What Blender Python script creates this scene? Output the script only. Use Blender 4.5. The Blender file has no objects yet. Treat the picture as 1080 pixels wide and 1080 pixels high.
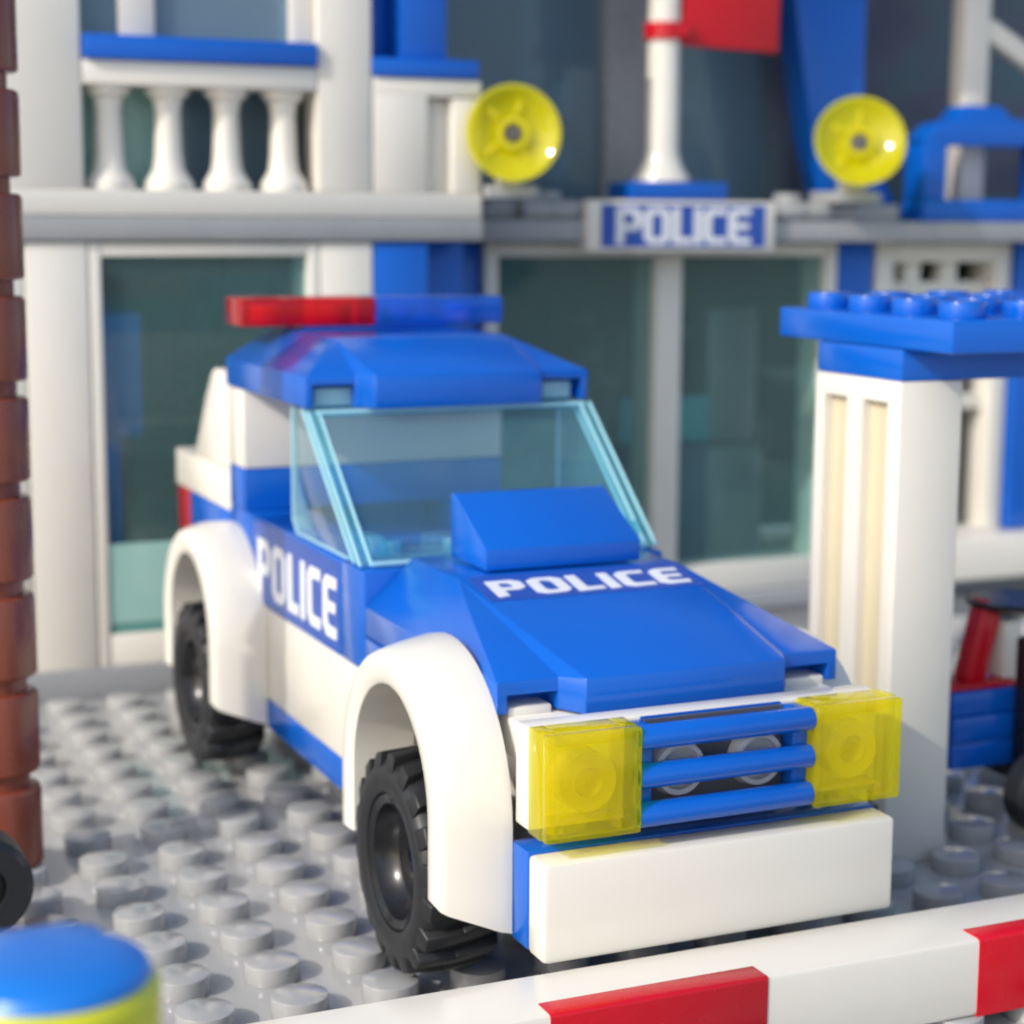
import bpy, bmesh, math, random
from mathutils import Vector, Matrix
random.seed(7)
R = math.radians
S = bpy.context.scene
C = S.collection

# ------------------------------------------------------------------ camera (1 unit = one stud pitch of the toy)
cam_d = bpy.data.cameras.new('camera'); cam = bpy.data.objects.new('camera', cam_d); C.objects.link(cam)
S.camera = cam
YAW, PIT, ROL, FPX = 0.4132, 0.1532, 0.006, 1999.7
fwd = Vector((math.sin(YAW)*math.cos(PIT), math.cos(YAW)*math.cos(PIT), -math.sin(PIT)))
rt = Vector((math.cos(YAW), -math.sin(YAW), 0)); up = rt.cross(fwd)
r_ = rt*math.cos(ROL) + up*math.sin(ROL); u_ = -rt*math.sin(ROL) + up*math.cos(ROL)
m = Matrix((r_, u_, -fwd)).transposed().to_4x4(); m.translation = Vector((-7.280, -15.751, 8.148))
cam.matrix_world = m
cam_d.sensor_width = 36; cam_d.lens = 36*FPX/1080
cam_d.clip_start = 0.1; cam_d.clip_end = 3000
cam_d.dof.use_dof = True; cam_d.dof.focus_distance = 17.3; cam_d.dof.aperture_fstop = 0.36

# ------------------------------------------------------------------ light
SUN = Vector((1.0, 0.37, -0.70)).normalized()          # the way the light travels
w = bpy.data.worlds.new('World'); S.world = w; w.use_nodes = True
nt = w.node_tree
bg = nt.nodes['Background']; sky = nt.nodes.new('ShaderNodeTexSky')
sky.sky_type = 'NISHITA'; sky.sun_disc = False
sky.sun_elevation = math.asin(-SUN.z); sky.sun_rotation = math.atan2(-SUN.x, -SUN.y)
sky.air_density = 1.0; sky.dust_density = 2.0; sky.ozone_density = 1.0
nt.links.new(sky.outputs[0], bg.inputs[0]); bg.inputs[1].default_value = 0.15
sun_d = bpy.data.lights.new('sun', 'SUN'); sun = bpy.data.objects.new('sun', sun_d); C.objects.link(sun)
sun_d.energy = 2.0; sun_d.angle = R(0.7); sun_d.color = (1.0, 0.95, 0.87)
sun.rotation_euler = SUN.to_track_quat('-Z', 'Y').to_euler(); sun.location = (-30, -20, 40)
S.view_settings.view_transform = 'Standard'; S.view_settings.look = 'None'
S.view_settings.gamma = 1; S.view_settings.exposure = 0.40
try: S.view_settings.use_curve_mapping = False
except Exception: pass
S.render.engine = 'CYCLES'
S.cycles.max_bounces = 14; S.cycles.transparent_max_bounces = 24; S.cycles.transmission_bounces = 12
S.cycles.use_denoising = True
S.cycles.filter_width = 1.9

# ------------------------------------------------------------------ materials
def plastic(name, col, rough=0.24, spec=0.5, var=0.06, bump=0.004, coat=0.0, sss=0.0):
    mt = bpy.data.materials.new(name); mt.use_nodes = True
    t = mt.node_tree; p = t.nodes['Principled BSDF']
    tc = t.nodes.new('ShaderNodeTexCoord')
    n1 = t.nodes.new('ShaderNodeTexNoise'); n1.inputs['Scale'].default_value = 1.3; n1.inputs['Detail'].default_value = 5
    t.links.new(tc.outputs['Object'], n1.inputs['Vector'])
    mx = t.nodes.new('ShaderNodeMix'); mx.data_type = 'RGBA'
    mx.inputs['A'].default_value = (*[c*(1-var) for c in col], 1); mx.inputs['B'].default_value = (*[min(1, c*(1+var)) for c in col], 1)
    t.links.new(n1.outputs['Fac'], mx.inputs['Factor']); t.links.new(mx.outputs['Result'], p.inputs['Base Color'])
    n2 = t.nodes.new('ShaderNodeTexNoise'); n2.inputs['Scale'].default_value = 6; n2.inputs['Detail'].default_value = 8
    t.links.new(tc.outputs['Object'], n2.inputs['Vector'])
    mr = t.nodes.new('ShaderNodeMapRange'); mr.inputs['To Min'].default_value = rough*0.75; mr.inputs['To Max'].default_value = rough*1.3
    t.links.new(n2.outputs['Fac'], mr.inputs['Value']); t.links.new(mr.outputs['Result'], p.inputs['Roughness'])
    p.inputs['Specular IOR Level'].default_value = spec
    if coat: p.inputs['Coat Weight'].default_value = coat
    if sss:
        p.inputs['Subsurface Weight'].default_value = sss; p.inputs['Subsurface Radius'].default_value = (0.25, 0.2, 0.15)
        p.inputs['Subsurface Scale'].default_value = 0.3
    if bump:
        b = t.nodes.new('ShaderNodeBump'); b.inputs['Strength'].default_value = 0.25; b.inputs['Distance'].default_value = bump
        n3 = t.nodes.new('ShaderNodeTexNoise'); n3.inputs['Scale'].default_value = 2.2; n3.inputs['Detail'].default_value = 2
        t.links.new(tc.outputs['Object'], n3.inputs['Vector']); t.links.new(n3.outputs['Fac'], b.inputs['Height'])
        t.links.new(b.outputs['Normal'], p.inputs['Normal'])
    return mt

def clear(name, tint, body, solid=0.2, rough=0.06):
    """moulded see-through plastic: tinted transparency, some milky body and a mirror skin that grows with the angle"""
    mt = bpy.data.materials.new(name); mt.use_nodes = True
    t = mt.node_tree; t.nodes.remove(t.nodes['Principled BSDF']); out = t.nodes['Material Output']
    tr = t.nodes.new('ShaderNodeBsdfTransparent'); tr.inputs['Color'].default_value = (*tint, 1)
    df = t.nodes.new('ShaderNodeBsdfDiffuse'); df.inputs['Color'].default_value = (*body, 1)
    tl = t.nodes.new('ShaderNodeBsdfTranslucent'); tl.inputs['Color'].default_value = (*body, 1)
    ad = t.nodes.new('ShaderNodeMixShader'); ad.inputs[0].default_value = 0.5
    ad.inputs[0].default_value = 0.3
    t.links.new(df.outputs[0], ad.inputs[1]); t.links.new(tl.outputs[0], ad.inputs[2])
    mx = t.nodes.new('ShaderNodeMixShader'); mx.inputs[0].default_value = solid
    t.links.new(tr.outputs[0], mx.inputs[1]); t.links.new(ad.outputs[0], mx.inputs[2])
    gl = t.nodes.new('ShaderNodeBsdfGlossy'); gl.inputs['Roughness'].default_value = rough
    fr = t.nodes.new('ShaderNodeFresnel'); fr.inputs['IOR'].default_value = 1.5
    m2 = t.nodes.new('ShaderNodeMixShader')
    ge = t.nodes.new('ShaderNodeNewGeometry'); fm = t.nodes.new('ShaderNodeMath'); fm.operation = 'SUBTRACT'; fm.use_clamp = True   # mirror skin on outer faces only
    t.links.new(fr.outputs[0], fm.inputs[0]); t.links.new(ge.outputs['Backfacing'], fm.inputs[1])
    t.links.new(fm.outputs[0], m2.inputs[0]); t.links.new(mx.outputs[0], m2.inputs[1]); t.links.new(gl.outputs[0], m2.inputs[2])
    t.links.new(m2.outputs[0], out.inputs['Surface'])
    return mt

M = dict(
    white=plastic('white_plastic', (0.785, 0.75, 0.67), 0.20, var=0.03),
    blue=plastic('blue_plastic', (0.003, 0.112, 0.55), 0.17, var=0.05),
    cap_blue_lit=plastic('cap_blue_lit_plastic', (0.012, 0.19, 0.66), 0.35, var=0.12),  # lighter than the car's blue: top light painted into the cap colour
    sticker=plastic('sticker_blue', (0.022, 0.085, 0.42), 0.35, var=0.05),
    letter=plastic('sticker_white', (0.80, 0.82, 0.86), 0.35, var=0.03),
    grey=plastic('grey_plastic', (0.36, 0.37, 0.385), 0.28, var=0.06),
    light_grey=plastic('light_grey_plastic', (0.39, 0.392, 0.388), 0.15, var=0.10, coat=0.3),
    dark_grey=plastic('dark_grey_plastic', (0.10, 0.10, 0.11), 0.3),
    slate=plastic('slate_plastic', (0.10, 0.11, 0.17), 0.4),
    room=plastic('dark_room', (0.06, 0.08, 0.08), 0.6, var=0.3),
    black=plastic('black_plastic', (0.012, 0.012, 0.014), 0.25),
    rubber=plastic('black_rubber', (0.018, 0.019, 0.021), 0.42, spec=0.45, var=0.2, bump=0.01),
    brown=plastic('brown_plastic', (0.22, 0.055, 0.032), 0.25, var=0.12),
    red=plastic('red_plastic', (0.60, 0.004, 0.016), 0.25),
    tan=plastic('tan_groove_tone', (0.66, 0.58, 0.40), 0.3),
    yellow=plastic('yellow_plastic', (0.78, 0.62, 0.02), 0.25),
    lime=plastic('lime_plastic', (0.62, 0.62, 0.03), 0.25),
    skin=plastic('figure_yellow', (0.80, 0.55, 0.02), 0.25),
    aqua=plastic('aqua_plastic', (0.52, 0.78, 0.74), 0.3),
    teal=plastic('teal_plastic', (0.07, 0.40, 0.46), 0.3),
    hedge=plastic('green_plastic', (0.05, 0.12, 0.035), 0.4, var=0.3),
    table=plastic('table', (0.52, 0.50, 0.46), 0.5, var=0.15),
    lamp=clear('clear_yellow', (0.98, 0.93, 0.05), (0.96, 0.91, 0.012), 0.45),
    headlamp=clear('clear_yellow_lens', (0.995, 0.955, 0.05), (0.98, 0.935, 0.012), 0.17),
    edge=clear('clear_light_blue_glint', (0.8, 0.96, 0.98), (0.60, 0.93, 0.98), 0.75),  # pale body paints bright glints into the glass edges and roof clips
    red_lamp=clear('clear_red', (0.95, 0.015, 0.03), (0.85, 0.004, 0.02), 0.42),
    blue_lamp=clear('clear_blue', (0.16, 0.42, 0.96), (0.03, 0.28, 0.90), 0.36),
    glass=clear('clear_light_blue', (0.88, 0.975, 0.99), (0.42, 0.85, 0.93), 0.08),
    pillar=clear('clear_light_blue_edge', (0.62, 0.92, 0.97), (0.36, 0.82, 0.92), 0.20),
    pane=clear('clear_window_teal', (0.82, 0.95, 0.94), (0.40, 0.70, 0.70), 0.115),
    milky_aqua=clear('clear_milky_aqua', (0.8, 0.95, 0.93), (0.56, 0.86, 0.80), 0.85),
    milky_teal=clear('clear_milky_teal', (0.6, 0.85, 0.82), (0.26, 0.58, 0.54), 0.8),
    smoke=clear('clear_smoke_blue', (0.78, 0.87, 0.94), (0.36, 0.52, 0.64), 0.40),
    crystal=clear('clear_white', (0.88, 0.90, 0.94), (0.90, 0.91, 0.94), 0.66),
)

def mottled(name, cols, scale, rough=0.6):
    mt = plastic(name, cols[0], rough, bump=0); t = mt.node_tree; p = t.nodes['Principled BSDF']
    tc = t.nodes.new('ShaderNodeTexCoord'); n = t.nodes.new('ShaderNodeTexNoise'); n.inputs['Scale'].default_value = scale; n.inputs['Detail'].default_value = 3
    rmp = t.nodes.new('ShaderNodeValToRGB'); el = rmp.color_ramp.elements
    while len(el) < len(cols): el.new(0.5)
    for i, c in enumerate(cols): el[i].position = 0.30+0.40*i/(len(cols)-1); el[i].color = (*c, 1)
    t.links.new(tc.outputs['Object'], n.inputs['Vector']); t.links.new(n.outputs['Fac'], rmp.inputs['Fac']); t.links.new(rmp.outputs['Color'], p.inputs['Base Color'])
    return mt
M['room'] = mottled('room_reflection_mottle', [(0.12, 0.16, 0.22), (0.12, 0.22, 0.12), (0.20, 0.20, 0.12), (0.50, 0.56, 0.54)], 0.42)  # wall mottle stands in for reflections and pale patches in the window glass
M['slate'] = mottled('mottled_slate', [(0.09, 0.10, 0.18), (0.13, 0.15, 0.22), (0.10, 0.20, 0.24)], 0.5)

# ------------------------------------------------------------------ mesh helpers
class MB:
    def __init__(s): s.v = []; s.f = []
    def add(s, bm, mat=None):
        if mat is not None: bmesh.ops.transform(bm, matrix=mat, verts=bm.verts)
        bmesh.ops.recalc_face_normals(bm, faces=bm.faces)
        o = len(s.v); bm.verts.index_update()
        s.v += [v.co.copy() for v in bm.verts]
        s.f += [[o+v.index for v in f.verts] for f in bm.faces]
        bm.free(); return s
    def box(s, x0, x1, y0, y1, z0, z1, b=0.025, mat=None):
        bm = bmesh.new(); bmesh.ops.create_cube(bm, size=1)
        bmesh.ops.transform(bm, matrix=Matrix.Translation(((x0+x1)/2, (y0+y1)/2, (z0+z1)/2)) @ Matrix.Diagonal((x1-x0, y1-y0, z1-z0, 1)), verts=bm.verts)
        if b: bmesh.ops.bevel(bm, geom=bm.edges[:], offset=b, segments=2, affect='EDGES', profile=0.5)
        return s.add(bm, mat)
    def cyl(s, c, r, h, axis='z', seg=24, b=0.02, r2=None, mat=None):
        bm = bmesh.new(); bmesh.ops.create_cone(bm, cap_ends=True, segments=seg, radius1=r, radius2=r if r2 is None else r2, depth=h)
        if b:
            e = [e for e in bm.edges if len(e.link_faces) == 2 and any(len(f.verts) > 4 for f in e.link_faces)]
            bmesh.ops.bevel(bm, geom=e, offset=b, segments=2, affect='EDGES', profile=0.5)
        rot = {'z': Matrix.Identity(4), 'x': Matrix.Rotation(R(90), 4, 'Y'), 'y': Matrix.Rotation(R(-90), 4, 'X')}[axis]
        bmesh.ops.transform(bm, matrix=Matrix.Translation(c) @ rot, verts=bm.verts)
        return s.add(bm, mat)
    def prism(s, pts, axis, a0, a1, b=0.02, mat=None):
        """polygon (pairs in the two other axes, in x,y,z order) swept along axis from a0 to a1"""
        bm = bmesh.new()
        def P(p, a): return {'x': (a, p[0], p[1]), 'y': (p[0], a, p[1]), 'z': (p[0], p[1], a)}[axis]
        f = bm.faces.new([bm.verts.new(P(p, a0)) for p in pts])
        e = bmesh.ops.extrude_face_region(bm, geom=[f])
        d = Vector(P((0, 0), a1-a0)) if axis != 'x' else Vector((a1-a0, 0, 0))
        if axis == 'y': d = Vector((0, a1-a0, 0))
        if axis == 'z': d = Vector((0, 0, a1-a0))
        bmesh.ops.translate(bm, vec=d, verts=[v for v in e['geom'] if isinstance(v, bmesh.types.BMVert)])
        bmesh.ops.recalc_face_normals(bm, faces=bm.faces)
        if b:
            es = [ed for ed in bm.edges if len(ed.link_faces) == 2 and ed.calc_face_angle(0) > R(25)]
            bmesh.ops.bevel(bm, geom=es, offset=b, segments=2, affect='EDGES', profile=0.5)
        return s.add(bm, mat)
    def hull(s, vs, fs, b=0.02, mat=None):
        bm = bmesh.new(); V = [bm.verts.new(v) for v in vs]
        for f in fs: bm.faces.new([V[i] for i in f])
        bmesh.ops.recalc_face_normals(bm, faces=bm.faces)
        if b:
            es = [ed for ed in bm.edges if len(ed.link_faces) == 2 and ed.calc_face_angle(0) > R(8)]
            bmesh.ops.bevel(bm, geom=es, offset=b, segments=2, affect='EDGES', profile=0.5)
        return s.add(bm, mat)
    def lathe(s, prof, c, axis='x', seg=40, mat=None):
        """closed profile of (a, r) pairs turned round an axis"""
        bm = bmesh.new(); rows = []
        for k in range(seg):
            t = 2*math.pi*k/seg; row = []
            for a, r in prof:
                p = {'x': (a, r*math.cos(t), r*math.sin(t)), 'y': (r*math.cos(t), a, r*math.sin(t)), 'z': (r*math.cos(t), r*math.sin(t), a)}[axis]
                row.append(bm.verts.new(Vector(c)+Vector(p)))
            rows.append(row)
        n = len(prof)
        for k in range(seg):
            A, B = rows[k], rows[(k+1) % seg]
            for i in range(n): bm.faces.new((A[i], A[(i+1) % n], B[(i+1) % n], B[i]))
        return s.add(bm, mat)
    def build(s, name, mat, parent=None, ang=32, loc=None):
        o0 = Vector((0, 0, 0))
        if parent is not None:
            q = parent
            while q.parent: q = q.parent
            o0 = Vector(q.location)
        elif loc is not None: o0 = Vector(loc)
        me = bpy.data.meshes.new(name); me.from_pydata([v-o0 for v in s.v], [], s.f); me.update()
        me.materials.append(M[mat] if isinstance(mat, str) else mat)
        me.shade_smooth(); me.set_sharp_from_angle(angle=R(ang))
        o = bpy.data.objects.new(name, me); C.objects.link(o)
        if parent is not None: o.parent = parent
        else: o.location = o0
        return o

def tag(o, label=None, cat=None, group=None, kind=None):
    if label: o['label'] = label
    if cat: o['category'] = cat
    if group: o['group'] = group
    if kind: o['kind'] = kind
    return o
def empty(name, loc, label, cat, group=None):
    o = bpy.data.objects.new(name, None); C.objects.link(o); o.location = loc; o.empty_display_size = 0.3
    return tag(o, label, cat, group)
def cut(o, cutter):
    """take the cutter's volume out of o's mesh (boolean worked out now, cutter thrown away)"""
    tmp = cutter.build('cutter', 'white', None)
    tmp.matrix_world = Matrix.Identity(4)
    par = o
    while par.parent: par = par.parent
    if par is not o: tmp.location = -Vector(par.location)
    elif o.location.length: tmp.location = -Vector(o.location)
    sv = (o.parent, o.location.copy()); o.parent = None; o.location = (0, 0, 0)
    md = o.modifiers.new('cut', 'BOOLEAN'); md.object = tmp; md.operation = 'DIFFERENCE'; md.solver = 'EXACT'
    bpy.context.view_layer.update()
    dg = bpy.context.evaluated_depsgraph_get()
    me = bpy.data.meshes.new_from_object(o.evaluated_get(dg))
    o.modifiers.clear(); old = o.data; mt = old.materials[0]
    o.data = me; me.name = o.name; me.materials.clear(); me.materials.append(mt)
    me.set_sharp_from_angle(angle=R(32))
    o.parent = sv[0]; o.location = sv[1]
    bpy.data.meshes.remove(old); bpy.data.objects.remove(tmp)
    return o

# lettering: square shouldered capitals, drawn as outlines
K = 0.15
GL = {
 'P': (0.66, [[(0,0),(.21,0),(.21,.36),(.66-K,.36),(.66,.36+K),(.66,1-K),(.66-K,1),(0,1)], [(.21,.55),(.40,.55),(.45,.60),(.45,.77),(.40,.82),(.21,.82)]]),
 'O': (0.68, [[(K,0),(.68-K,0),(.68,K),(.68,1-K),(.68-K,1),(K,1),(0,1-K),(0,K)], [(.27,.18),(.41,.18),(.47,.25),(.47,.75),(.41,.82),(.27,.82),(.21,.75),(.21,.25)]]),
 'L': (0.52, [[(0,0),(.52,0),(.52,.19),(.21,.19),(.21,1),(0,1)]]),
 'I': (0.21, [[(0,0),(.21,0),(.21,1),(0,1)]]),
 'C': (0.60, [[(K,0),(.60,0),(.60,.19),(.27,.19),(.21,.25),(.21,.75),(.27,.81),(.60,.81),(.60,1),(K,1),(0,1-K),(0,K)]]),
 'E': (0.60, [[(K,0),(.60,0),(.60,.19),(.27,.19),(.21,.25),(.21,.41),(.55,.41),(.55,.59),(.21,.59),(.21,.75),(.27,.81),(.60,.81),(.60,1),(K,1),(0,1-K),(0,K)]]),
}
def lettering(text, org, ux, uy, width, height, parent, name='lettering', thick=0.006, mat='letter', gap=0.11):
    """text laid from org along ux, letters standing up along uy, both unit vectors"""
    adv = sum(GL[c][0] for c in text) + gap*(len(text)-1)
    cu = bpy.data.curves.new(name, 'CURVE'); cu.dimensions = '2D'; cu.fill_mode = 'BOTH'; cu.extrude = thick
    x = 0
    for ch in text:
        for pl in GL[ch][1]:
            sp = cu.splines.new('POLY'); sp.points.add(len(pl)-1); sp.use_cyclic_u = True
            for p, (a, b) in zip(sp.points, pl): p.co = ((x+a)/adv*width, b*height, 0, 1)
        x += GL[ch][0]+gap
    tmp = bpy.data.objects.new(name, cu); C.objects.link(tmp)
    bpy.context.view_layer.update()
    me = bpy.data.meshes.new_from_object(tmp.evaluated_get(bpy.context.evaluated_depsgraph_get()))
    bpy.data.objects.remove(tmp)
    ux = Vector(ux).normalized(); uy = Vector(uy).normalized(); uz = ux.cross(uy)
    mt = Matrix((ux, uy, uz)).transposed().to_4x4(); mt.translation = Vector(org)
    me.transform(mt)
    q = parent
    while q.parent: q = q.parent
    me.transform(Matrix.Translation(-Vector(q.location)))
    me.materials.clear(); me.materials.append(M[mat])
    o = bpy.data.objects.new(name, me); C.objects.link(o); o.parent = parent
    return o

def studs(mb, xs, ys, z, h=0.21, r=0.30, seg=20):
    for x in xs:
        for y in ys: mb.cyl((x, y, z+h/2), r, h, 'z', seg, 0.018)

# ================================================================== SETTING
SX, SY = 0.215, 0.186                                   # stud lattice of the baseplate
g = MB(); g.box(-19.285, 28.715, -12.314, 30.686, -0.20, 0, 0.03)
studs(g, [SX+i for i in range(-17, 24)], [SY+j for j in range(-12, 16)], -0.005, 0.218, 0.305, 20)
tag(g.build('ground', 'light_grey'), kind='structure')
t_ = MB(); t_.box(-600, 600, -600, 600, -1.2, -0.205, 0)
tag(t_.build('table_top', 'table'), kind='structure')

# ================================================================== POLICE CAR
car = empty('police_car', (2, 6, 0), 'blue and white toy brick police car with red and blue roof lights', 'toy car')

# chassis
b = MB(); b.box(0.0, 4.0, 4.55, 9.38, 1.05, 1.466)
b.box(0.62, 3.38, 0.82, 13.6, 1.07, 1.45); b.build('chassis', 'blue', car)
b = MB(); b.box(0.9, 3.1, 0.95, 13.4, 1.47, 2.75); b.build('frame_block', 'dark_grey', car)

# bumper with the blue plate it clips to
b = MB(); b.box(-0.012, 3.99, 0.0, 0.40, 1.05, 2.05, 0.055); b.build('bumper', 'white', car)
b = MB(); b.box(0.0, 4.0, 0.41, 0.80, 1.06, 2.06, 0.02)
b.box(0.05, 3.95, 0.80, 1.0, 1.2, 2.0, 0.02); b.build('bumper_plate', 'blue', car)
# white bracket behind the lamps
b = MB(); b.box(0.0, 4.0, 0.42, 0.74, 2.27, 3.30, 0.03)
b.build('front_bracket', 'white', car)
# headlights: hollow clear yellow tiles with a stud inside
for x in (0.0, 3.0):
    b = MB(); z0, z1 = 2.262, 3.322
    b.box(x-0.01, x+1.01, -0.03, 0.10, z0, z1, 0.03)
    b.box(x-0.01, x+0.15, 0.10, 0.405, z0, z1, 0.012); b.box(x+0.85, x+1.01, 0.10, 0.405, z0, z1, 0.012)
    b.box(x+0.151, x+0.849, 0.10, 0.405, z0, z0+0.15, 0.012); b.box(x+0.151, x+0.849, 0.10, 0.405, z1-0.15, z1, 0.012)
    h = b.build('headlight', 'headlamp', car)
    b = MB(); b.lathe([(0.12, 0.30), (0.40, 0.30), (0.40, 0.15), (0.12, 0.15)], (x+0.5, 0, 2.79), 'y', 28); b.build('lamp_ring', 'lamp', h)
# grille
b = MB(); 
for z in (2.40, 2.79, 3.18): b.cyl((2.0, 0.10, z), 0.125, 1.98, 'x', 20, 0.03)
b.box(1.02, 1.20, 0.14, 0.40, 2.30, 3.28, 0.015); b.box(2.80, 2.98, 0.14, 0.40, 2.30, 3.28, 0.015)
b.box(1.2, 2.8, 0.385, 0.415, 2.28, 3.30, 0)
gr = b.build('grille', 'blue', car)
b = MB(); b.box(1.21, 2.79, 0.33, 0.38, 2.30, 3.28, 0); b.build('grille_back', 'dark_grey', gr)
for x in (1.55, 2.45):
    b = MB(); b.lathe([(0.14, 0.27), (0.32, 0.31), (0.32, 0.20), (0.14, 0.22)], (x, 0.05, 2.79), 'y', 28)
    b.cyl((x, 0.30, 2.79), 0.22, 0.06, 'y', 24, 0.0); b.build('grille_lamp', 'crystal', gr)
# white plate under the bonnet, with studs showing in the corner notches
b = MB(); b.box(0.14, 3.86, 0.84, 4.9, 2.80, 3.20, 0.02)
b.box(0.14, 0.62, 1.23, 1.9, 3.19, 3.29, 0.02); b.box(3.38, 3.86, 1.23, 1.9, 3.19, 3.29, 0.02)
b.box(0.35, 3.65, 0.86, 1.3, 2.2, 2.8, 0.02)
b.build('bonnet_support', 'white', car)

def wedge(x0, x1, y0, y1, zb, zl, zt, ix, yr, pz=0.04):
    """plate with three sloping sides, upright back and a lip that steps forward between the front corners"""
    b = MB(); f = 0.31
    o = [(x0,y0),(x0+.68,y0),(x0+.84,y0-f),(x1-.84,y0-f),(x1-.68,y0),(x1,y0),(x1,y1),(x0,y1)]
    zl_ = [zl, zl, zl+pz, zl+pz, zl, zl, zl, zl]
    vs = [(x,y,zb) for x, y in o]+[(x,y,z) for (x,y), z in zip(o, zl_)]+[(x0+ix,yr,zt),(x1-ix,yr,zt),(x1-ix,y1,zt),(x0+ix,y1,zt)]
    I, J, K_, L = 16, 17, 18, 19
    fs = [tuple(range(7,-1,-1))]+[(i,(i+1)%8,8+(i+1)%8,8+i) for i in range(6)]+[(7,0,8,15)]
    fs += [(10,11,J,I),(9,10,I),(8,9,I),(11,12,J),(12,13,J),(13,14,K_,J),(15,8,I,L),(6,7,15,L,K_,14),(I,J,K_,L)]
    b.hull(vs, fs, 0.016); return b
# bonnet
bon = wedge(0, 4, 1.2, 5.18, 3.235, 3.57, 4.14, 0.60, 3.75).build('bonnet', 'blue', car)
for s in (0, 1):
    P_ = [(0.11,0.8),(0.74,0.8),(0.74,1.04),(0.67,1.2),(0.67,1.55),(0.11,1.55)]
    if s: P_ = [(4-x, y) for x, y in P_]
    c = MB(); c.prism(P_, 'z', 3.0, 3.43, 0); cut(bon, c)
# lettering on the bonnet slope
nrm = Vector((0, 3.75-0.89, 4.14-3.61)).normalized()
def on_slope(x, y, lift=0.006):
    return Vector((x, y, 3.61+(y-0.89)*(4.14-3.61)/(3.75-0.89))) + Vector((0, -nrm.z, nrm.y))*lift
b = MB(); pts = [on_slope(0.70, 3.0), on_slope(3.38, 3.0), on_slope(3.38, 3.74), on_slope(0.70, 3.74)]
b.v = [p for p in pts] + [p - Vector((0, -nrm.z, nrm.y))*0.004 for p in pts]; b.f = [[0,1,2,3],[7,6,5,4],[0,4,5,1],[1,5,6,2],[2,6,7,3],[3,7,4,0]]
stk = b.build('bonnet_sticker', 'sticker', bon)
lettering('POLICE', on_slope(0.84, 3.10, 0.012), (1, 0, 0), nrm, 2.42, 0.46, bon, 'bonnet_lettering', 0.004)
# scoop
b = MB(); b.prism([(3.88,4.165),(3.88,4.42),(4.86,4.93),(4.98,4.93),(4.98,4.165)], 'x', 1.01, 2.99, 0.02); b.build('bonnet_scoop', 'blue', car)
# cowl and front door posts
b = MB(); b.box(0.0, 1.0, 5.2, 6.08, 2.78, 4.0); b.box(3.0, 4.0, 5.2, 6.08, 2.78, 4.0); b.box(1.01, 2.99, 5.2, 6.08, 3.2, 3.99)
b.box(0.0, 0.5, 3.55, 5.18, 2.79, 3.205, 0.01); b.box(3.5, 4.0, 3.55, 5.18, 2.79, 3.205, 0.01)
b.build('cowl', 'blue', car)
# doors
for s in (0, 1):
    x0, x1 = ((0.0, 0.9), (3.1, 4.0))[s]
    b = MB(); b.box(x0, x1, 6.10, 10.02, 2.78, 4.0); d = b.build('door', 'blue', car)
    xs = -0.004 if s == 0 else 4.004
    b = MB(); b.box(min(xs, xs+(0.006 if s == 0 else -0.006)), max(xs, xs+(0.006 if s == 0 else -0.006)), 6.16, 9.97, 2.83, 3.95, 0); b.build('door_sticker', 'sticker', d)
    if s == 0: lettering('POLICE', (-0.009, 9.72, 2.95), (0, -1, 0), (0, 0, 1), 3.48, 0.78, d, 'door_lettering', 0.003)
    else: lettering('POLICE', (4.009, 6.26, 2.95), (0, 1, 0), (0, 0, 1), 3.60, 0.78, d, 'door_lettering', 0.003)
    b = MB(); xa, xb = ((0.0, 0.35), (3.65, 4.0))[s]
    b.box(xa, xb, 3.8, 9.42, 1.475, 2.77, 0.02); b.build('side_panel', 'white', car)
# cabin floor and seat
b = MB(); b.box(0.92, 3.08, 6.1, 11.1, 2.78, 3.3); b.box(1.1, 2.9, 8.9, 10.3, 3.3, 3.7, 0.04)
b.build('seat', 'blue', car)
b = MB(); b.box(0.91, 3.09, 6.09, 6.9, 3.31, 4.0); b.cyl((1.5, 6.45, 4.09), 0.3, 0.2, 'z', 20); b.cyl((2.5, 6.45, 4.09), 0.3, 0.2, 'z', 20); b.build('dashboard', 'glass', car)

# windscreen
b = MB()
def quad_slab(mb, p, th):
    a = [Vector(q) for q in p]; n = (a[1]-a[0]).cross(a[3]-a[0]).normalized()*th
    mb.hull([*a, *[q+n for q in a]], [(0,1,2,3),(7,6,5,4),(0,4,5,1),(1,5,6,2),(2,6,7,3),(3,7,4,0)], 0.012)
quad_slab(b, [(0.16,5.50,4.10),(3.84,5.50,4.10),(3.84,7.36,5.68),(0.16,7.36,5.68)], -0.10)
for x in (0.05, 3.88):
    b.prism([(5.72,4.16),(5.95,4.03),(8.05,4.03),(8.22,4.2),(8.22,5.70),(7.50,5.70)], 'x', x, x+0.07, 0.012)
ws = b.build('windscreen', 'glass', car)
b = MB()
for x in (0.0, 3.84):
    b.prism([(5.36,4.02),(5.62,4.02),(7.62,5.70),(7.36,5.70)], 'x', x, x+0.16, 0.05)
b.box(0.17, 3.83, 5.34, 5.78, 4.012, 4.10, 0.02); b.box(0.17, 3.83, 7.40, 8.22, 5.62, 5.715, 0.02)
for x in (0.5, 1.3, 1.5, 1.75, 2.5, 3.5): b.cyl((x, 5.66, 4.19), 0.12, 0.18, 'z', 12, 0.02)
for x in (0.20, 3.62): b.box(x, x+0.18, 5.5, 6.1, 4.10, 4.36, 0.04)
fr_ = b.build('windscreen_frame', 'pillar', ws)
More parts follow.
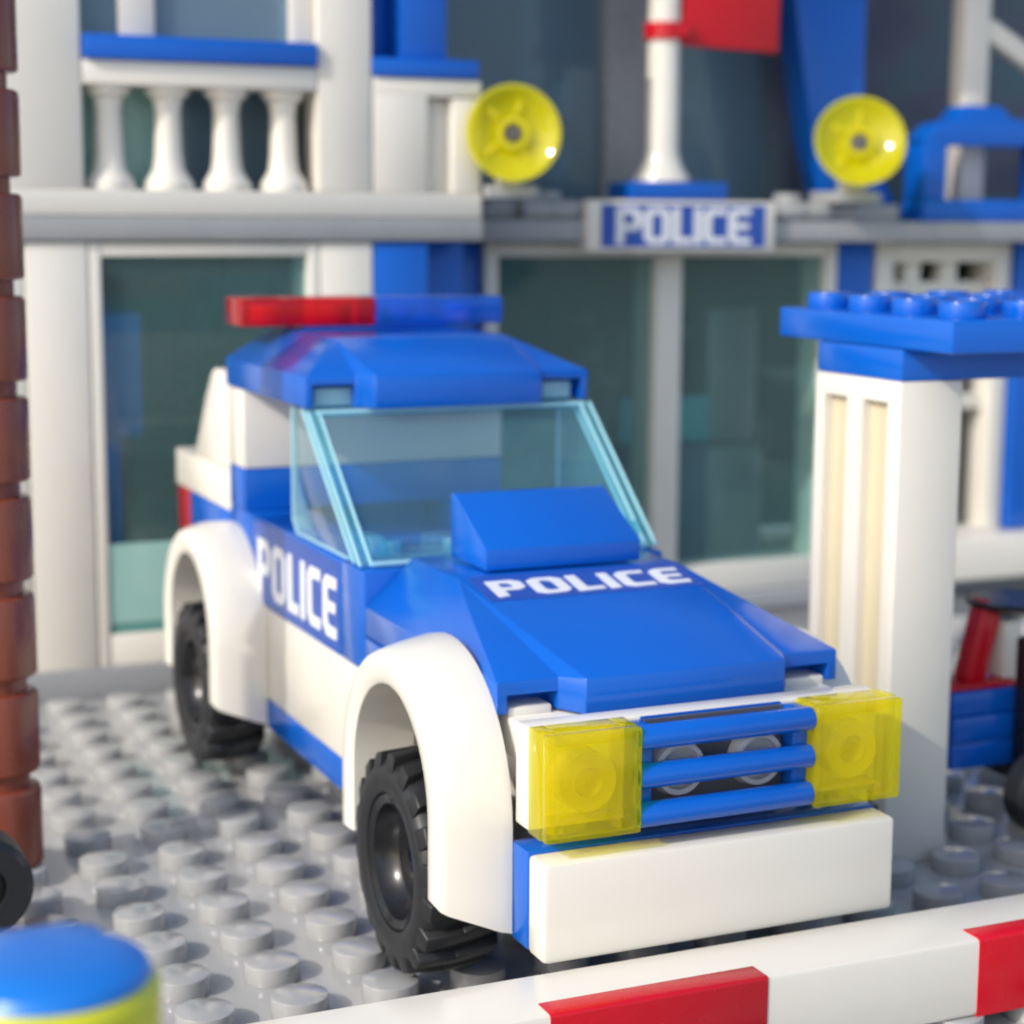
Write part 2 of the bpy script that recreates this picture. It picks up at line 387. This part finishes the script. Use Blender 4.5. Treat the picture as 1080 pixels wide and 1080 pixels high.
def rod(mb, p, q, r=0.022):
    p, q = Vector(p), Vector(q); d = q-p
    mb.cyl((0, 0, 0), r, d.length, 'z', 8, 0, mat=Matrix.Translation((p+q)/2) @ d.to_track_quat('Z', 'Y').to_matrix().to_4x4())
for x in (0.0, 3.84):  # thin pale rods stand in for bright glints along the glass edges
    for a_, y_ in ((x+0.008, 5.37), (x+0.152, 5.37), (x+0.01, 5.61)):
        b = MB(); rod(b, (a_, y_, 4.04), (a_, y_+2.0, 5.70)); b.build('edge_glint', 'edge', ws)
    xo = x+0.06 if x < 1 else 3.93
    b = MB(); rod(b, (xo, 8.22, 4.18), (xo, 8.22, 5.69)); rod(b, (xo, 8.22, 4.20), (xo, 8.05, 4.035)); rod(b, (xo, 8.05, 4.035), (xo, 5.95, 4.035)); b.build('edge_glint', 'edge', ws)
b = MB(); rod(b, (0.16, 5.345, 4.06), (3.84, 5.345, 4.06), 0.03); b.build('edge_glint', 'edge', ws)
b = MB(); rod(b, (0.10, 7.33, 5.69), (3.9, 7.33, 5.69), 0.03); b.build('edge_glint', 'edge', ws)

# rear wall of the cabin
b = MB(); b.box(0.0, 4.0, 10.38, 11.18, 4.60, 5.72); b.build('rear_wall', 'white', car)
b = MB(); b.box(0.0, 4.0, 10.38, 11.18, 3.99, 4.595); b.box(0.0, 0.9, 10.04, 11.18, 2.78, 3.985); b.box(3.1, 4.0, 10.04, 11.18, 2.78, 3.985)
b.build('rear_wall_base', 'blue', car)
# roof
rf = wedge(0, 4, 7.44, 11.30, 5.735, 6.13, 6.56, 0.75, 8.55, 0.03).build('roof', 'blue', car)
for s in (0, 1):
    P_ = [(0.09,7.0),(0.74,7.0),(0.74,7.28),(0.67,7.44),(0.67,7.80),(0.09,7.80)]
    if s: P_ = [(4-x, y) for x, y in P_]
    c = MB(); c.prism(P_, 'z', 5.5, 6.03, 0); cut(rf, c)
for x in (0.45, 3.55):
    b = MB(); b.cyl((x, 7.86, 5.86), 0.24, 0.22, 'z', 20, 0.02); b.box(x-0.28, x+0.28, 7.60, 7.74, 5.74, 5.98, 0.03)
    b.build('roof_clip', 'edge', ws)
# light bar
b = MB(); b.box(0.0, 1.985, 10.36, 11.28, 6.62, 7.02, 0.03); lr = b.build('roof_light', 'red_lamp', car); lr['label'] = 'clear red half of the light bar'
b = MB(); b.box(2.015, 4.0, 10.36, 11.28, 6.62, 7.02, 0.03); lb = b.build('roof_light', 'blue_lamp', car); lb['label'] = 'clear blue half of the light bar'
for x in (0.5, 1.5, 2.5, 3.5):
    b = MB(); b.cyl((x, 10.82, 6.77), 0.26, 0.28, 'z', 20, 0.02); b.build('light_core', 'red' if x < 2 else 'blue', lr if x < 2 else lb)
b = MB(); b.box(0.9, 3.1, 10.40, 11.24, 6.565, 6.615, 0.01); b.build('light_base', 'blue', car)
# tail
b = MB(); b.prism([(11.2,4.46),(13.26,4.46),(13.12,4.72),(12.62,5.42),(12.22,5.84),(12.05,5.92),(11.2,5.92)], 'x', 0.02, 3.98, 0.03); b.build('rear_hatch', 'white', car)
b = MB(); b.box(0, 4, 11.2, 14.5, 3.86, 4.455, 0.04); b.build('boot_lid', 'white', car)
b = MB(); b.box(0, 4, 11.2, 13.58, 3.2, 3.855); b.box(1.02, 2.98, 13.6, 14.35, 2.4, 3.855); b.build('tail_block', 'blue', car)
for x in (0, 3.0):
    b = MB(); b.box(x, x+1.0, 13.6, 14.42, 3.1, 3.855); b.build('tail_light', 'red_lamp', car)
b = MB(); b.box(0.3, 3.7, 12.9, 14.3, 1.3, 2.38); b.box(0.3, 3.7, 9.2, 12.9, 2.8, 3.19); b.build('rear_bumper', 'white', car)

# mudguards: flared arches
def mudguard(yc, side):
    zc = 2.17
    rings = []                                          # (x, R outer, bottom z) from the body outwards
    if side == 0:
        q_ = 0.0 if yc < 5 else 0.05
        prof = [(-0.004,1.64-q_,1.10,'o'),(-0.12,1.64-q_,1.13,'o'),(-0.40,1.585,1.24,'o'),(-0.64,1.52,1.33,'o'),(-0.71,1.485,1.37,'o'),(-0.74,1.44,1.41,'o'),
                (-0.74,1.22,1.42,'i'),(-0.70,1.16,1.40,'i'),(-0.004,1.15,1.36,'i')]
    else:
        prof = [(-0.004,1.36,1.10,'o'),(-0.25,1.36,1.19,'o'),(-0.36,1.35,1.25,'o'),(-0.40,1.31,1.28,'o'),(-0.40,1.22,1.3,'i'),(-0.37,1.17,1.3,'i'),(-0.004,1.15,1.3,'i')]
    N = 28
    bm = bmesh.new(); grid = []
    for x, Rr, zb, _ in prof:
        row = []
        path = [(yc-Rr*1.0, zb+(zc-zb)*k/4) for k in range(4)]
        path += [(yc-Rr*math.cos(math.pi*k/N), zc+Rr*math.sin(math.pi*k/N)) for k in range(N+1)]
        path += [(yc+Rr, zc-(zc-zb)*k/4) for k in range(1, 5)]
        for y, z in path:
            row.append(bm.verts.new((x if side == 0 else 4-x, y, z)))
        grid.append(row)
    L = len(grid[0]); n = len(grid)
    for i in range(n):
        A, B_ = grid[i], grid[(i+1) % n]
        for k in range(L-1): bm.faces.new((A[k], A[k+1], B_[k+1], B_[k]))
    bm.faces.new([r[0] for r in grid]); bm.faces.new([r[-1] for r in grid])
    b = MB(); b.add(bm)
    # inner wall of the wheel house
    xa, xb = (0.10, 0.5) if side == 0 else (3.5, 3.9)
    o = b.build('mudguard', 'white', car, ang=40)
    return o
YF, YR, TR = 2.42, 10.95, 1.196
for yc in (YF, YR):
    for s in (0, 1): mudguard(yc, s)
# inner faces of the wheel houses (white, behind the tyres)
for yc in (YF, YR):
    for xa, xb in ((0.62, 0.88), (3.12, 3.38)):
        b = MB(); b.box(xa, xb, yc-1.5, yc+1.5, 1.5, 2.79, 0.02); b.build('wheel_house', 'white', car)
# wheels
def wheel(yc, side):
    zc = 0.215+TR; X = (lambda a: a) if side == 0 else (lambda a: 4-a)
    root_mb = MB()
    pr = [(-0.70,0.74),(-0.735,0.80),(-0.735,0.98),(-0.66,1.07),(-0.50,1.10),(-0.04,1.10),(0.12,1.07),(0.19,0.98),(0.19,0.80),(0.15,0.74)]
    root_mb.lathe([(X(a), r) for a, r in pr], (0, yc, zc), 'x', 48)
    NB = 18
    for k in range(NB):
        for row in (0, 1):
            t = 2*math.pi*(k+0.5*row)/NB
            x0, x1 = ((-0.735, -0.25), (-0.30, 0.19))[row]
            sk = 0.10
            m_ = Matrix.Translation((0, yc, zc)) @ Matrix.Rotation(t, 4, 'X')
            y2 = 0.125
            if row == 0: vs = [(x0,-y2,0.94),(x1,-y2*0.7+sk,1.0),(x1,y2*0.7+sk,1.0),(x0,y2,0.94),(x0+0.05,-y2*0.8,TR-0.03),(x1,-y2*0.5+sk,TR),(x1,y2*0.5+sk,TR),(x0+0.05,y2*0.8,TR-0.03)]
            else: vs = [(x0,-y2*0.7-sk,1.0),(x1,-y2,0.94),(x1,y2,0.94),(x0,y2*0.7-sk,1.0),(x0,-y2*0.5-sk,TR),(x1-0.05,-y2*0.8,TR-0.03),(x1-0.05,y2*0.8,TR-0.03),(x0,y2*0.5-sk,TR)]
            vs = [(X(a), p, q) for a, p, q in vs]
            root_mb.hull(vs, [(0,3,2,1),(4,5,6,7),(0,1,5,4),(1,2,6,5),(2,3,7,6),(3,0,4,7)], 0.02, mat=m_)
    w_ = root_mb.build('wheel', 'rubber', car, ang=40)
    r = MB()
    r.lathe([(X(a), q) for a, q in [(-0.66,0.76),(-0.70,0.70),(-0.66,0.62),(-0.50,0.58),(-0.42,0.50),(-0.42,0.20),(-0.30,0.20),(-0.30,0.5),(0.15,0.6),(0.15,0.76)]], (0, yc, zc), 'x', 40)
    rim = r.build('rim', 'black', w_)
    r = MB(); r.cyl((X(-0.26), yc, zc), 0.19, 0.26, 'x', 20, 0.02); r.cyl((X(0.3), yc, zc), 0.16, 0.8, 'x', 16, 0); r.build('axle_pin', 'blue', w_)
for yc in (YF, YR):
    for s in (0, 1): wheel(yc, s)

# ================================================================== BARRIER ARM
bar = empty('barrier', (2, -0.55, 0), 'red and white striped barrier arm lying across the front of the car', 'barrier')
b = MB(); b.box(-6.2, 14.0, -1.02, -0.08, 0.22, 1.03, 0.045); b.build('arm', 'white', bar)
x = -5.15
while x < 13:
    b = MB(); b.prism([(-1.032,0.215),(-1.032,1.012),(-1.022,1.032),(-1.0,1.042),(-0.74,1.042),(-0.74,1.0),(-0.94,0.95),(-0.98,0.215)], 'x', x, x+2.28, 0.008)
    b.build('stripe', 'red', bar); x += 4.74
for x in (-6.0, 13.3):
    b = MB(); b.box(x-0.4, x+0.4, -0.95, -0.15, 0.0, 0.22, 0.02); b.build('foot', 'grey', bar)

# ================================================================== BROWN COLUMN
col = empty('brick_column', (-3.96, 7.50, 0), 'reddish brown column of stacked round bricks at the left edge', 'column')
for k in range(9):
    z = 0.02+k*1.2; b = MB()
    b.lathe([(z, 0.0), (z, 0.36), (z+0.17, 0.36), (z+0.19, 0.465), (z+0.22, 0.49), (z+1.13, 0.49), (z+1.175, 0.47), (z+1.195, 0.43), (z+1.195, 0.0)], (-3.96, 7.50, 0), 'z', 36)
    b.build('round_brick', 'brown', col)

# ================================================================== GATE POST WITH STUDDED CANOPY
gp = empty('gate_post', (6.88, 4.55, 0), 'white grooved post under a studded blue canopy right of the car', 'gate post')
b = MB(); b.box(6.40, 7.34, 3.60, 5.52, 0.0, 6.20, 0.03); post = b.build('post', 'white', gp)
for y0, y1 in ((3.86, 4.40), (4.76, 5.27)):
    c = MB(); c.box(6.2, 6.56, y0, y1, 0.3, 5.93, 0); cut(post, c)
    b = MB(); b.box(6.54, 6.575, y0-0.01, y1+0.01, 0.29, 5.94, 0); b.build('groove_floor', 'tan', post)  # groove floors toned tan against the white post
b = MB(); b.box(6.42, 14.0, 3.61, 5.50, 6.205, 6.60, 0.025); b.build('beam', 'blue', gp)
b = MB(); b.box(6.40, 14.0, 2.60, 6.45, 6.605, 7.0, 0.03)
studs(b, [6.88+0.96*i for i in range(8)], [3.08+0.963*j for j in range(4)], 6.995, 0.21, 0.29, 24); b.build('canopy', 'blue', gp)

# ================================================================== POLICE STATION
st = empty('police_station', (5, 17, 0), 'white toy police station with glass doors and balcony behind the car', 'building')
YW, YD = 16.1, 18.64
def P(name, mat, *boxes, bev=0.03, parent=st):
    if name in ('door', 'window', 'barred_window'):
        b = MB()
        for q in boxes: b.box(*q, bev)
        return b.build(name, mat, parent)
    for q in boxes:
        b = MB(); b.box(*q, bev); o = b.build(name, mat, parent)
    return o
P('base_plate', 'grey', (-14, 6.06, 16.02, 26, 0.0, 0.50), (6.07, 30, 18.3, 26, 0.0, 0.36))
# wing, ground floor
P('wall', 'white', (-2.05, -1.02, YW, YW+1, 0.505, 7.73), (-14, -2.07, YW+0.02, YW+1, 0.505, 7.73), (3.02, 3.98, YW+0.01, YW+1, 0.505, 7.73))
P('column', 'blue', (4.0, 5.02, YW, YW+1, 0.505, 7.73))
P('wall', 'blue', (5.03, 6.05, YW+0.85, YW+1.9, 0.505, 7.73))
d1 = P('door', 'white', (-1.0, -0.8, YW+0.02, YW+0.98, 0.505, 7.72), (2.8, 3.0, YW+0.02, YW+0.98, 0.505, 7.72), (-0.8, 2.8, YW+0.03, YW+0.98, 7.50, 7.715), (-0.8, 2.8, YW+0.03, YW+0.98, 0.51, 1.06), bev=0.02)
P('glass', 'pane', (-0.79, 2.79, YW+0.16, YW+0.22, 1.07, 7.49), bev=0, parent=d1)
P('added_lower_panel', 'milky_aqua', (-0.79, 2.79, YW+0.06, YW+0.14, 1.25, 2.62), bev=0, parent=d1); P('added_lower_panel', 'milky_teal', (-0.79, 2.79, YW+0.07, YW+0.13, 1.07, 1.24), bev=0, parent=d1)  # milky panels added so the lower pane looks lit through; bottom strip darker
P('ledge', 'light_grey', (-14, 6.05, YW-0.08, YW+1.95, 7.76, 8.16))
# wing, balcony
P('balcony_floor', 'white', (-14, 6.05, YW-0.02, YW+1.95, 8.17, 8.60))
bal = P('balustrade', 'white', (-1.02, 2.98, YW, YW+0.9, 10.30, 10.70))
for k in range(4):
    xk = -0.53+k*1.01; b = MB()
    b.lathe([(8.605,0.0),(8.605,0.42),(8.72,0.42),(8.95,0.27),(9.2,0.235),(9.9,0.215),(10.1,0.25),(10.2,0.37),(10.295,0.37),(10.295,0.0)], (xk, YW+0.45, 0), 'z', 28)
    b.build('baluster', 'white', bal)
P('wall', 'white', (-2.95, -1.04, YW+0.01, YW+1, 8.605, 14.5), (-14, -2.97, YW+0.03, YW+1, 8.605, 14.5), (3.0, 3.98, YW+0.005, YW+1, 8.605, 14.5), (4.0, 5.03, YW+0.012, YW+1.9, 8.605, 10.58), (5.5, 6.04, YW+0.012, YW+1.0, 8.605, 10.25), (5.045, 6.05, YW+0.30, YW+1.9, 8.605, 10.24), (4.01, 6.05, YW+0.01, YW+1.9, 10.27, 10.585))
P('sill', 'blue', (-1.01, 2.97, YW-0.12, YW+1, 10.71, 11.10))
P('sill', 'blue', (4.0, 5.98, YW-0.05, YW+1.6, 10.60, 10.92))
P('column', 'blue', (4.55, 5.42, YW+0.1, YW+1.0, 10.93, 14.5))
P('wall', 'blue', (4.0, 4.54, YW+0.7, YW+1.6, 10.93, 14.5))
P('window', 'white', (2.6, 2.98, YW+0.2, YW+1, 11.11, 14.5), bev=0.02); w1 = P('window', 'white', (-0.35, 0.25, YW+0.25, YW+0.7, 11.11, 14.5), bev=0.02)
P('glass', 'smoke', (-1.0, -0.36, YW+0.4, YW+0.46, 11.11, 14.5), (0.26, 2.59, YW+0.4, YW+0.46, 11.11, 14.5), bev=0, parent=w1)
P('balcony_window', 'smoke', (0.4, 3.0, YW+1.35, YW+1.41, 8.61, 10.9), bev=0); P('balcony_window', 'milky_aqua', (-1.0, 0.38, YW+1.05, YW+1.11, 8.61, 10.9), bev=0)
# centre, double doors
d2 = P('door', 'white', (7.2, 7.48, YD, YD+1, 0.37, 7.70), (10.97, 11.56, YD-0.02, YD+1, 0.37, 7.70), (15.02, 15.30, YD, YD+1, 0.37, 7.70), (7.49, 10.96, YD+0.01, YD+1, 7.42, 7.695), (11.57, 15.01, YD+0.01, YD+1, 7.42, 7.695), (7.49, 10.96, YD+0.01, YD+1, 0.375, 0.97), (11.57, 15.01, YD+0.01, YD+1, 0.375, 0.97), bev=0.02)
P('glass', 'pane', (7.49, 10.96, YD+0.2, YD+0.26, 0.98, 7.41), (11.57, 15.01, YD+0.2, YD+0.26, 0.98, 7.41), bev=0, parent=d2)
P('column', 'blue', (6.1, 7.18, YD+0.2, YD+1.2, 0.37, 7.70)); P('column', 'blue', (15.32, 16.2, YD, YD+1, 0.37, 7.70))
b = MB(); b.box(6.07, 22.5, YD-0.9, YD+1.2, 7.73, 8.14); b.box(6.07, 8.9, YD-0.6, YD+1.2, 8.15, 8.5); b.box(13.4, 16.4, YD-0.6, YD+1.2, 8.15, 8.5)
studs(b, (7.0, 8.0, 13.9, 15.9), (YD-0.2,), 8.49); studs(b, (8.45,), (YD-0.1,), 8.49)
for x in (7.9, 8.5, 13.7, 14.2): b.cyl((x, YD-0.75, 8.33), 0.2, 0.6, 'x', 16, 0.03)
b.build('lintel', 'grey', st)
# right part: barred window and blue column
gw = P('barred_window', 'white', (16.3, 16.75, YD, YD+1, 0.37, 7.70), (19.45, 19.85, YD, YD+1, 0.37, 7.70), (16.76, 19.44, YD+0.01, YD+1, 7.28, 7.69), (16.76, 19.44, YD+0.01, YD+1, 0.38, 1.35), bev=0.02)
b = MB()
for x in (17.45, 18.42): b.box(x-0.2, x+0.2, YD+0.3, YD+0.7, 1.36, 7.27, 0.02)
for z in (4.0, 6.5): b.box(16.76, 19.44, YD+0.32, YD+0.68, z, z+0.35, 0.02)
b.build('bars', 'white', gw)
P('column', 'blue', (19.9, 21.0, YD-0.2, YD+1, 1.3, 7.70)); P('wall', 'white', (16.3, 30, YD-0.9, YD-0.01, 0.365, 1.28), (21.02, 30, YD, YD+1, 1.3, 7.7))
# upper storey above the doors
P('upper_wall', 'slate', (6.1, 30, 22.5, 23.5, 8.2, 16))
P('upper_column', 'grey', (10.75, 11.8, 20.6, 21.6, 8.2, 16)); P('upper_column', 'slate', (14.9, 15.3, 20.7, 21.5, 8.2, 16))
P('upper_glass', 'smoke', (6.1, 10.74, 20.9, 20.97, 8.2, 16), bev=0); P('upper_glass', 'smoke', (11.81, 14.89, 20.9, 20.97, 8.2, 16), bev=0)
b = MB(); b.box(12.1, 12.9, 21.4, 22.2, 8.2, 11.5); b.build('upper_shelf', 'blue', st)
P('upper_panel', 'aqua', (13.1, 14.3, 21.6, 21.8, 8.2, 16)); P('upper_panel', 'teal', (9.3, 10.1, 21.7, 21.9, 10.7, 16)); P('upper_panel', 'aqua', (9.9, 10.25, 21.3, 21.6, 8.9, 9.6), (9.9, 10.25, 21.3, 21.6, 10.3, 11.0))  # the two short aqua blocks stand in for highlights in the glass
b = MB(); b.prism([(16.9,8.52),(15.2,8.52),(14.75,9.9),(14.35,12.0),(14.0,14.5),(16.0,14.5),(16.0,10.0)], 'y', 18.9, 19.7, 0.03); b.build('buttress', 'blue', st)
# shell of the rooms behind
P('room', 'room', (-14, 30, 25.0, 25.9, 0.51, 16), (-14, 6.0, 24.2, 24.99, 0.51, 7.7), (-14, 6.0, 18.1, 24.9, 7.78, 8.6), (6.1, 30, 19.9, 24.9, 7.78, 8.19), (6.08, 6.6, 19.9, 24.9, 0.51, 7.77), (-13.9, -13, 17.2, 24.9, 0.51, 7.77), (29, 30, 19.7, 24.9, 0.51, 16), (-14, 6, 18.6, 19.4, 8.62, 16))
P('roof', 'grey', (-14, 30, 16.3, 26, 16.02, 16.4))

# sign over the doors
sg = empty('sign', (11.12, 17.8, 7.55), 'white framed blue sign reading POLICE above the glass double doors', 'sign')
b = MB(); b.box(8.87, 13.08, 17.55, 17.95, 7.54, 8.53, 0.04); b.build('board', 'white', sg)
b = MB(); b.box(9.16, 12.84, 17.542, 17.56, 7.62, 8.45, 0); b.build('face', 'sticker', sg)
lettering('POLICE', (9.48, 17.534, 7.68), (1, 0, 0), (0, 0, 1), 3.02, 0.71, sg, 'lettering', 0.004, gap=0.04)

# flag on its pole
fp = empty('flagpole', (10.8, 18.2, 8.5), 'white flagpole with a red flag standing above the sign', 'flagpole')
b = MB(); b.lathe([(8.90,0.0),(8.90,0.58),(9.0,0.56),(9.2,0.42),(9.5,0.335),(14.5,0.30),(14.5,0.0)], (10.82, 18.2, 0), 'z', 24); b.build('pole', 'white', fp)
b = MB(); b.box(9.86, 12.0, 17.62, 18.7, 8.55, 8.89, 0.03); b.build('base', 'blue', fp)
b = MB(); b.prism([(11.1,11.55),(13.32,11.48),(13.36,14.2),(11.1,14.2)], 'y', 17.98, 18.10, 0.05); b.lathe([(11.66,0.31),(11.66,0.40),(11.98,0.40),(11.98,0.31)], (10.82, 18.2, 0), 'z', 24); b.box(10.95, 11.2, 17.78, 18.0, 11.68, 11.96, 0.03); b.build('flag', 'red', fp)

# spotlights
def spotlight(c, aim, label, rad, by):
    e = empty('spotlight', (c[0], by, 8.5), label, 'spotlight', 'clear yellow spotlights above the doors')
    a = Vector(aim).normalized()
    rot = Vector((0, 0, 1)).rotation_difference(a).to_matrix().to_4x4(); m_ = Matrix.Translation(c) @ rot @ Matrix.Scale(rad/0.99, 4)
    b = MB(); b.lathe([(-0.34,0.0),(-0.32,0.35),(-0.18,0.72),(0.06,0.97),(0.14,0.99),(0.14,0.90),(0.0,0.70),(-0.12,0.35),(-0.14,0.0)], (0,0,0), 'z', 40, mat=m_); b.lathe([(-0.15,0.34),(0.10,0.34),(0.10,0.22),(-0.15,0.22)], (0,0,0), 'z', 24, mat=m_)
    for k in (1, 2.3, 4.1, 6):
        b.box(0.40, 0.70, -0.05, 0.05, -0.12, 0.02, 0.01, mat=m_ @ Matrix.Rotation(k*math.pi/4+0.3, 4, 'Z'))
    b.build('dish', 'lamp', e)
    b = MB(); b.cyl((0,0,-0.46), 0.30, 0.26, 'z', 20, 0.02, mat=m_); b.cyl((0,0,-0.06), 0.17, 0.16, 'z', 16, 0.01, mat=m_); b.build('socket', 'dark_grey', e)
    q = m_ @ Vector((0, 0, -0.55))
    b = MB(); b.box(q.x-0.22, q.x+0.22, q.y-0.15, q.y+0.3, 8.62, q.z+0.1, 0.03); b.box(q.x-0.5, q.x+0.5, q.y-0.25, by+0.5, 8.515, 8.75, 0.03); b.build('bracket', 'grey', e)
spotlight((6.50, 15.75, 9.66), (-0.25, -1, 0.05), 'clear yellow round spotlight beside the balcony corner', 0.86, 18.2)
spotlight((14.75, 17.15, 9.72), (-0.45, -1, 0.30), 'clear yellow round spotlight below the sloping blue buttress', 0.93, 18.0)

# blue open frame on the ledge at right, white mast behind it
bf = empty('blue_frame', (18.3, 18.2, 8.14), 'blue open frame with rounded top standing on the right ledge', 'frame')
b = MB(); b.box(16.95, 21.2, 17.95, 18.75, 8.15, 8.62, 0.04); b.box(16.95, 17.55, 17.98, 18.72, 8.625, 9.9, 0.05); b.box(20.0, 20.7, 17.98, 18.72, 8.625, 9.9, 0.05)
b.prism([(16.95,9.9),(17.3,10.22),(17.75,10.32),(18.0,10.60),(18.9,10.60),(19.2,10.35),(21.2,10.2),(21.2,9.75),(16.95,9.75)], 'y', 17.99, 18.71, 0.05)
b.build('frame', 'blue', bf)
ms = empty('mast', (18.8, 19.3, 8.14), 'white upright mast with a slanting brace behind the blue frame', 'mast')
b = MB(); b.box(18.62, 19.3, 19.0, 19.5, 8.15, 16, 0.05); b.build('pole', 'white', ms)
b = MB(); b.box(-0.22, 0.22, -0.2, 0.2, 0, 4.5, 0.04, mat=Matrix.Translation((19.3, 19.25, 12.35)) @ Matrix.Rotation(R(118), 4, 'Y')); b.build('brace', 'white', ms)

# things inside, seen through the glass
sb = empty('locker', (-0.3, 17.6, 0.5), 'tall blue locker standing behind the left glass door', 'locker')
b = MB(); b.box(-0.62, -0.28, 17.3, 17.9, 0.51, 4.3, 0.03); b.box(-0.60, 0.12, 17.35, 17.9, 4.31, 6.5, 0.03); b.build('body', 'blue', sb)
bs = empty('plant', (2.6, 21.5, 0.5), 'dim green plant inside the left room', 'plant')
b = MB()
for k in range(70):
    a = random.uniform(0, 6.28); rr = random.uniform(0, 1.2); zz = random.uniform(2.6, 4.9)
    b.box(-0.32, 0.32, -0.14, 0.14, -0.03, 0.03, 0, mat=Matrix.Translation((2.6+rr*math.cos(a), 21.5+rr*math.sin(a)*0.6, zz)) @ Matrix.Rotation(a, 4, 'Z') @ Matrix.Rotation(random.uniform(-1, 1), 4, 'Y'))
b.build('leaves', 'hedge', bs)
b = MB(); b.cyl((2.6, 21.5, 1.6), 0.18, 2.2, 'z', 12, 0.02); b.build('stem', 'brown', bs)
cb = empty('screen', (12.5, 20.6, 0.4), 'light blue screen on a desk behind the glass double doors', 'screen')
b = MB(); b.box(11.2, 13.4, 20.6, 20.8, 3.35, 4.35, 0.04); b.build('panel', 'teal', cb)
b = MB(); b.box(11.3, 13.3, 20.5, 21.4, 0.51, 3.3, 0.03); b.build('desk', 'slate', cb)
kb = empty('cabinet', (14, 21.5, 0.4), 'grey cabinet behind the right pane of the double doors', 'cabinet')
b = MB(); b.box(13.55, 15.2, 21.3, 22.2, 0.51, 3.1, 0.03); b.box(14.0, 15.3, 21.8, 22.6, 3.12, 6.2, 0.03); b.build('body', 'light_grey', kb)

# ================================================================== TOY MOTORBIKE AT RIGHT
mo = empty('toy_motorcycle', (9.3, 5.0, 0), 'blue toy motorbike with black wheel parked behind the white post', 'toy motorbike')
b = MB(); b.box(8.15, 9.45, 4.6, 5.5, 0.80, 1.16, 0.02); b.box(8.15, 9.45, 4.58, 5.5, 1.17, 1.53, 0.02); b.box(8.15, 9.45, 4.62, 5.5, 1.54, 1.86, 0.02); b.build('body', 'blue', mo)
b = MB(); b.box(8.15, 9.3, 4.7, 5.4, 1.87, 1.93, 0.01); b.box(-0.17, 0.17, -0.15, 0.15, 0, 1.15, 0.04, mat=Matrix.Translation((8.72, 5.05, 1.9)) @ Matrix.Rotation(R(14), 4, 'Y')); b.build('lever', 'red', mo)
b = MB(); b.lathe([(3.75,0.30),(3.72,0.45),(3.8,0.56),(4.1,0.56),(4.18,0.45),(4.15,0.30)], (9.2, 0, 0.57), 'y', 32); wl = b.build('wheel', 'rubber', mo)
b = MB(); b.cyl((9.2, 3.95, 0.57), 0.3, 0.3, 'y', 24, 0.02); b.build('rim', 'grey', wl)
b = MB(); b.box(9.10, 9.3, 4.2, 4.55, 0.5, 2.6, 0.04); b.box(9.1, 9.9, 4.6, 5.4, 0.6, 0.79, 0.02); b.build('fork', 'black', mo)
b = MB(); b.lathe([(2.78,0.0),(2.80,0.25),(2.95,0.62),(3.02,0.64),(3.02,0.0)], (9.35, 5.0, 0), 'z', 28); b.build('seat', 'black', mo)
b = MB(); b.box(9.12, 9.4, 4.8, 5.2, 1.94, 2.75, 0.03); b.build('seat_post', 'white', mo)

# ================================================================== BLACK TYRE AND FIGURE IN THE LEFT FOREGROUND
ty = empty('spare_wheel', (-4.66, 5.2, 0), 'black spare wheel standing on the studs at the foot of the brown column', 'wheel')
b = MB(); b.lathe([(4.85,0.28),(4.85,0.50),(4.95,0.58),(5.45,0.58),(5.55,0.50),(5.55,0.28)], (-4.58, 0, 0.80), 'y', 36); b.build('tyre', 'rubber', ty)
b = MB(); b.cyl((-4.58, 5.2, 0.80), 0.29, 0.5, 'y', 24, 0.02); b.build('hub', 'black', ty)

fg = empty('toy_figure', (-5.76, -6.0, 0), 'small toy figure in a blue cap at the lower left corner', 'toy figure')
fx, fy = -5.67, -6.0
b = MB(); b.prism([(-0.98,0),(-0.05,0),(-0.05,1.45),(-0.98,1.45)], 'y', -0.45, 0.45, 0.04, mat=Matrix.Translation((fx+0.0, fy, 0.21)))
b.prism([(0.05,0),(0.98,0),(0.98,1.45),(0.05,1.45)], 'y', -0.45, 0.45, 0.04, mat=Matrix.Translation((fx, fy, 0.21)))
b.build('legs', 'slate', fg)
b = MB(); b.prism([(-0.96,1.7),(0.96,1.7),(0.70,3.28),(-0.70,3.28)], 'y', fy-0.42, fy+0.42, 0.05, mat=Matrix.Translation((fx, 0, 0))); b.build('torso', 'lime', fg)
for s in (-1, 1):
    b = MB(); b.cyl((0,0,0), 0.24, 0.85, 'z', 16, 0.06, mat=Matrix.Translation((fx+s*0.92, fy, 2.75)) @ Matrix.Rotation(R(-12*s), 4, 'Y')); b.cyl((0,0,0), 0.2, 0.7, 'z', 16, 0.06, mat=Matrix.Translation((fx+s*1.02, fy-0.25, 2.12)) @ Matrix.Rotation(R(35), 4, 'X')); ar = b.build('arm', 'lime', fg)
    b = MB(); b.lathe([(-0.18,0.14),(-0.18,0.24),(0.18,0.24),(0.18,0.14)], (fx+s*1.04, fy-0.55, 1.78), 'y', 20); b.build('hand', 'skin', ar)
b = MB(); b.lathe([(3.29,0.0),(3.29,0.36),(3.36,0.50),(3.46,0.57),(4.10,0.585),(4.155,0.54),(4.16,0.0)], (fx, fy, 0), 'z', 32); b.build('head', 'lime', fg)
b = MB(); b.lathe([(4.145,0.0),(4.145,0.525),(4.17,0.54),(4.22,0.51),(4.265,0.42),(4.285,0.30),(4.29,0.0)], (fx, fy, 0), 'z', 36)
b.prism([(-0.4,0.3),(-0.36,0.58),(-0.2,0.68),(0.2,0.68),(0.36,0.58),(0.4,0.3)], 'z', 4.15, 4.19, 0.012, mat=Matrix.Translation((fx, fy, 0)))
b.build('cap', 'cap_blue_lit', fg)
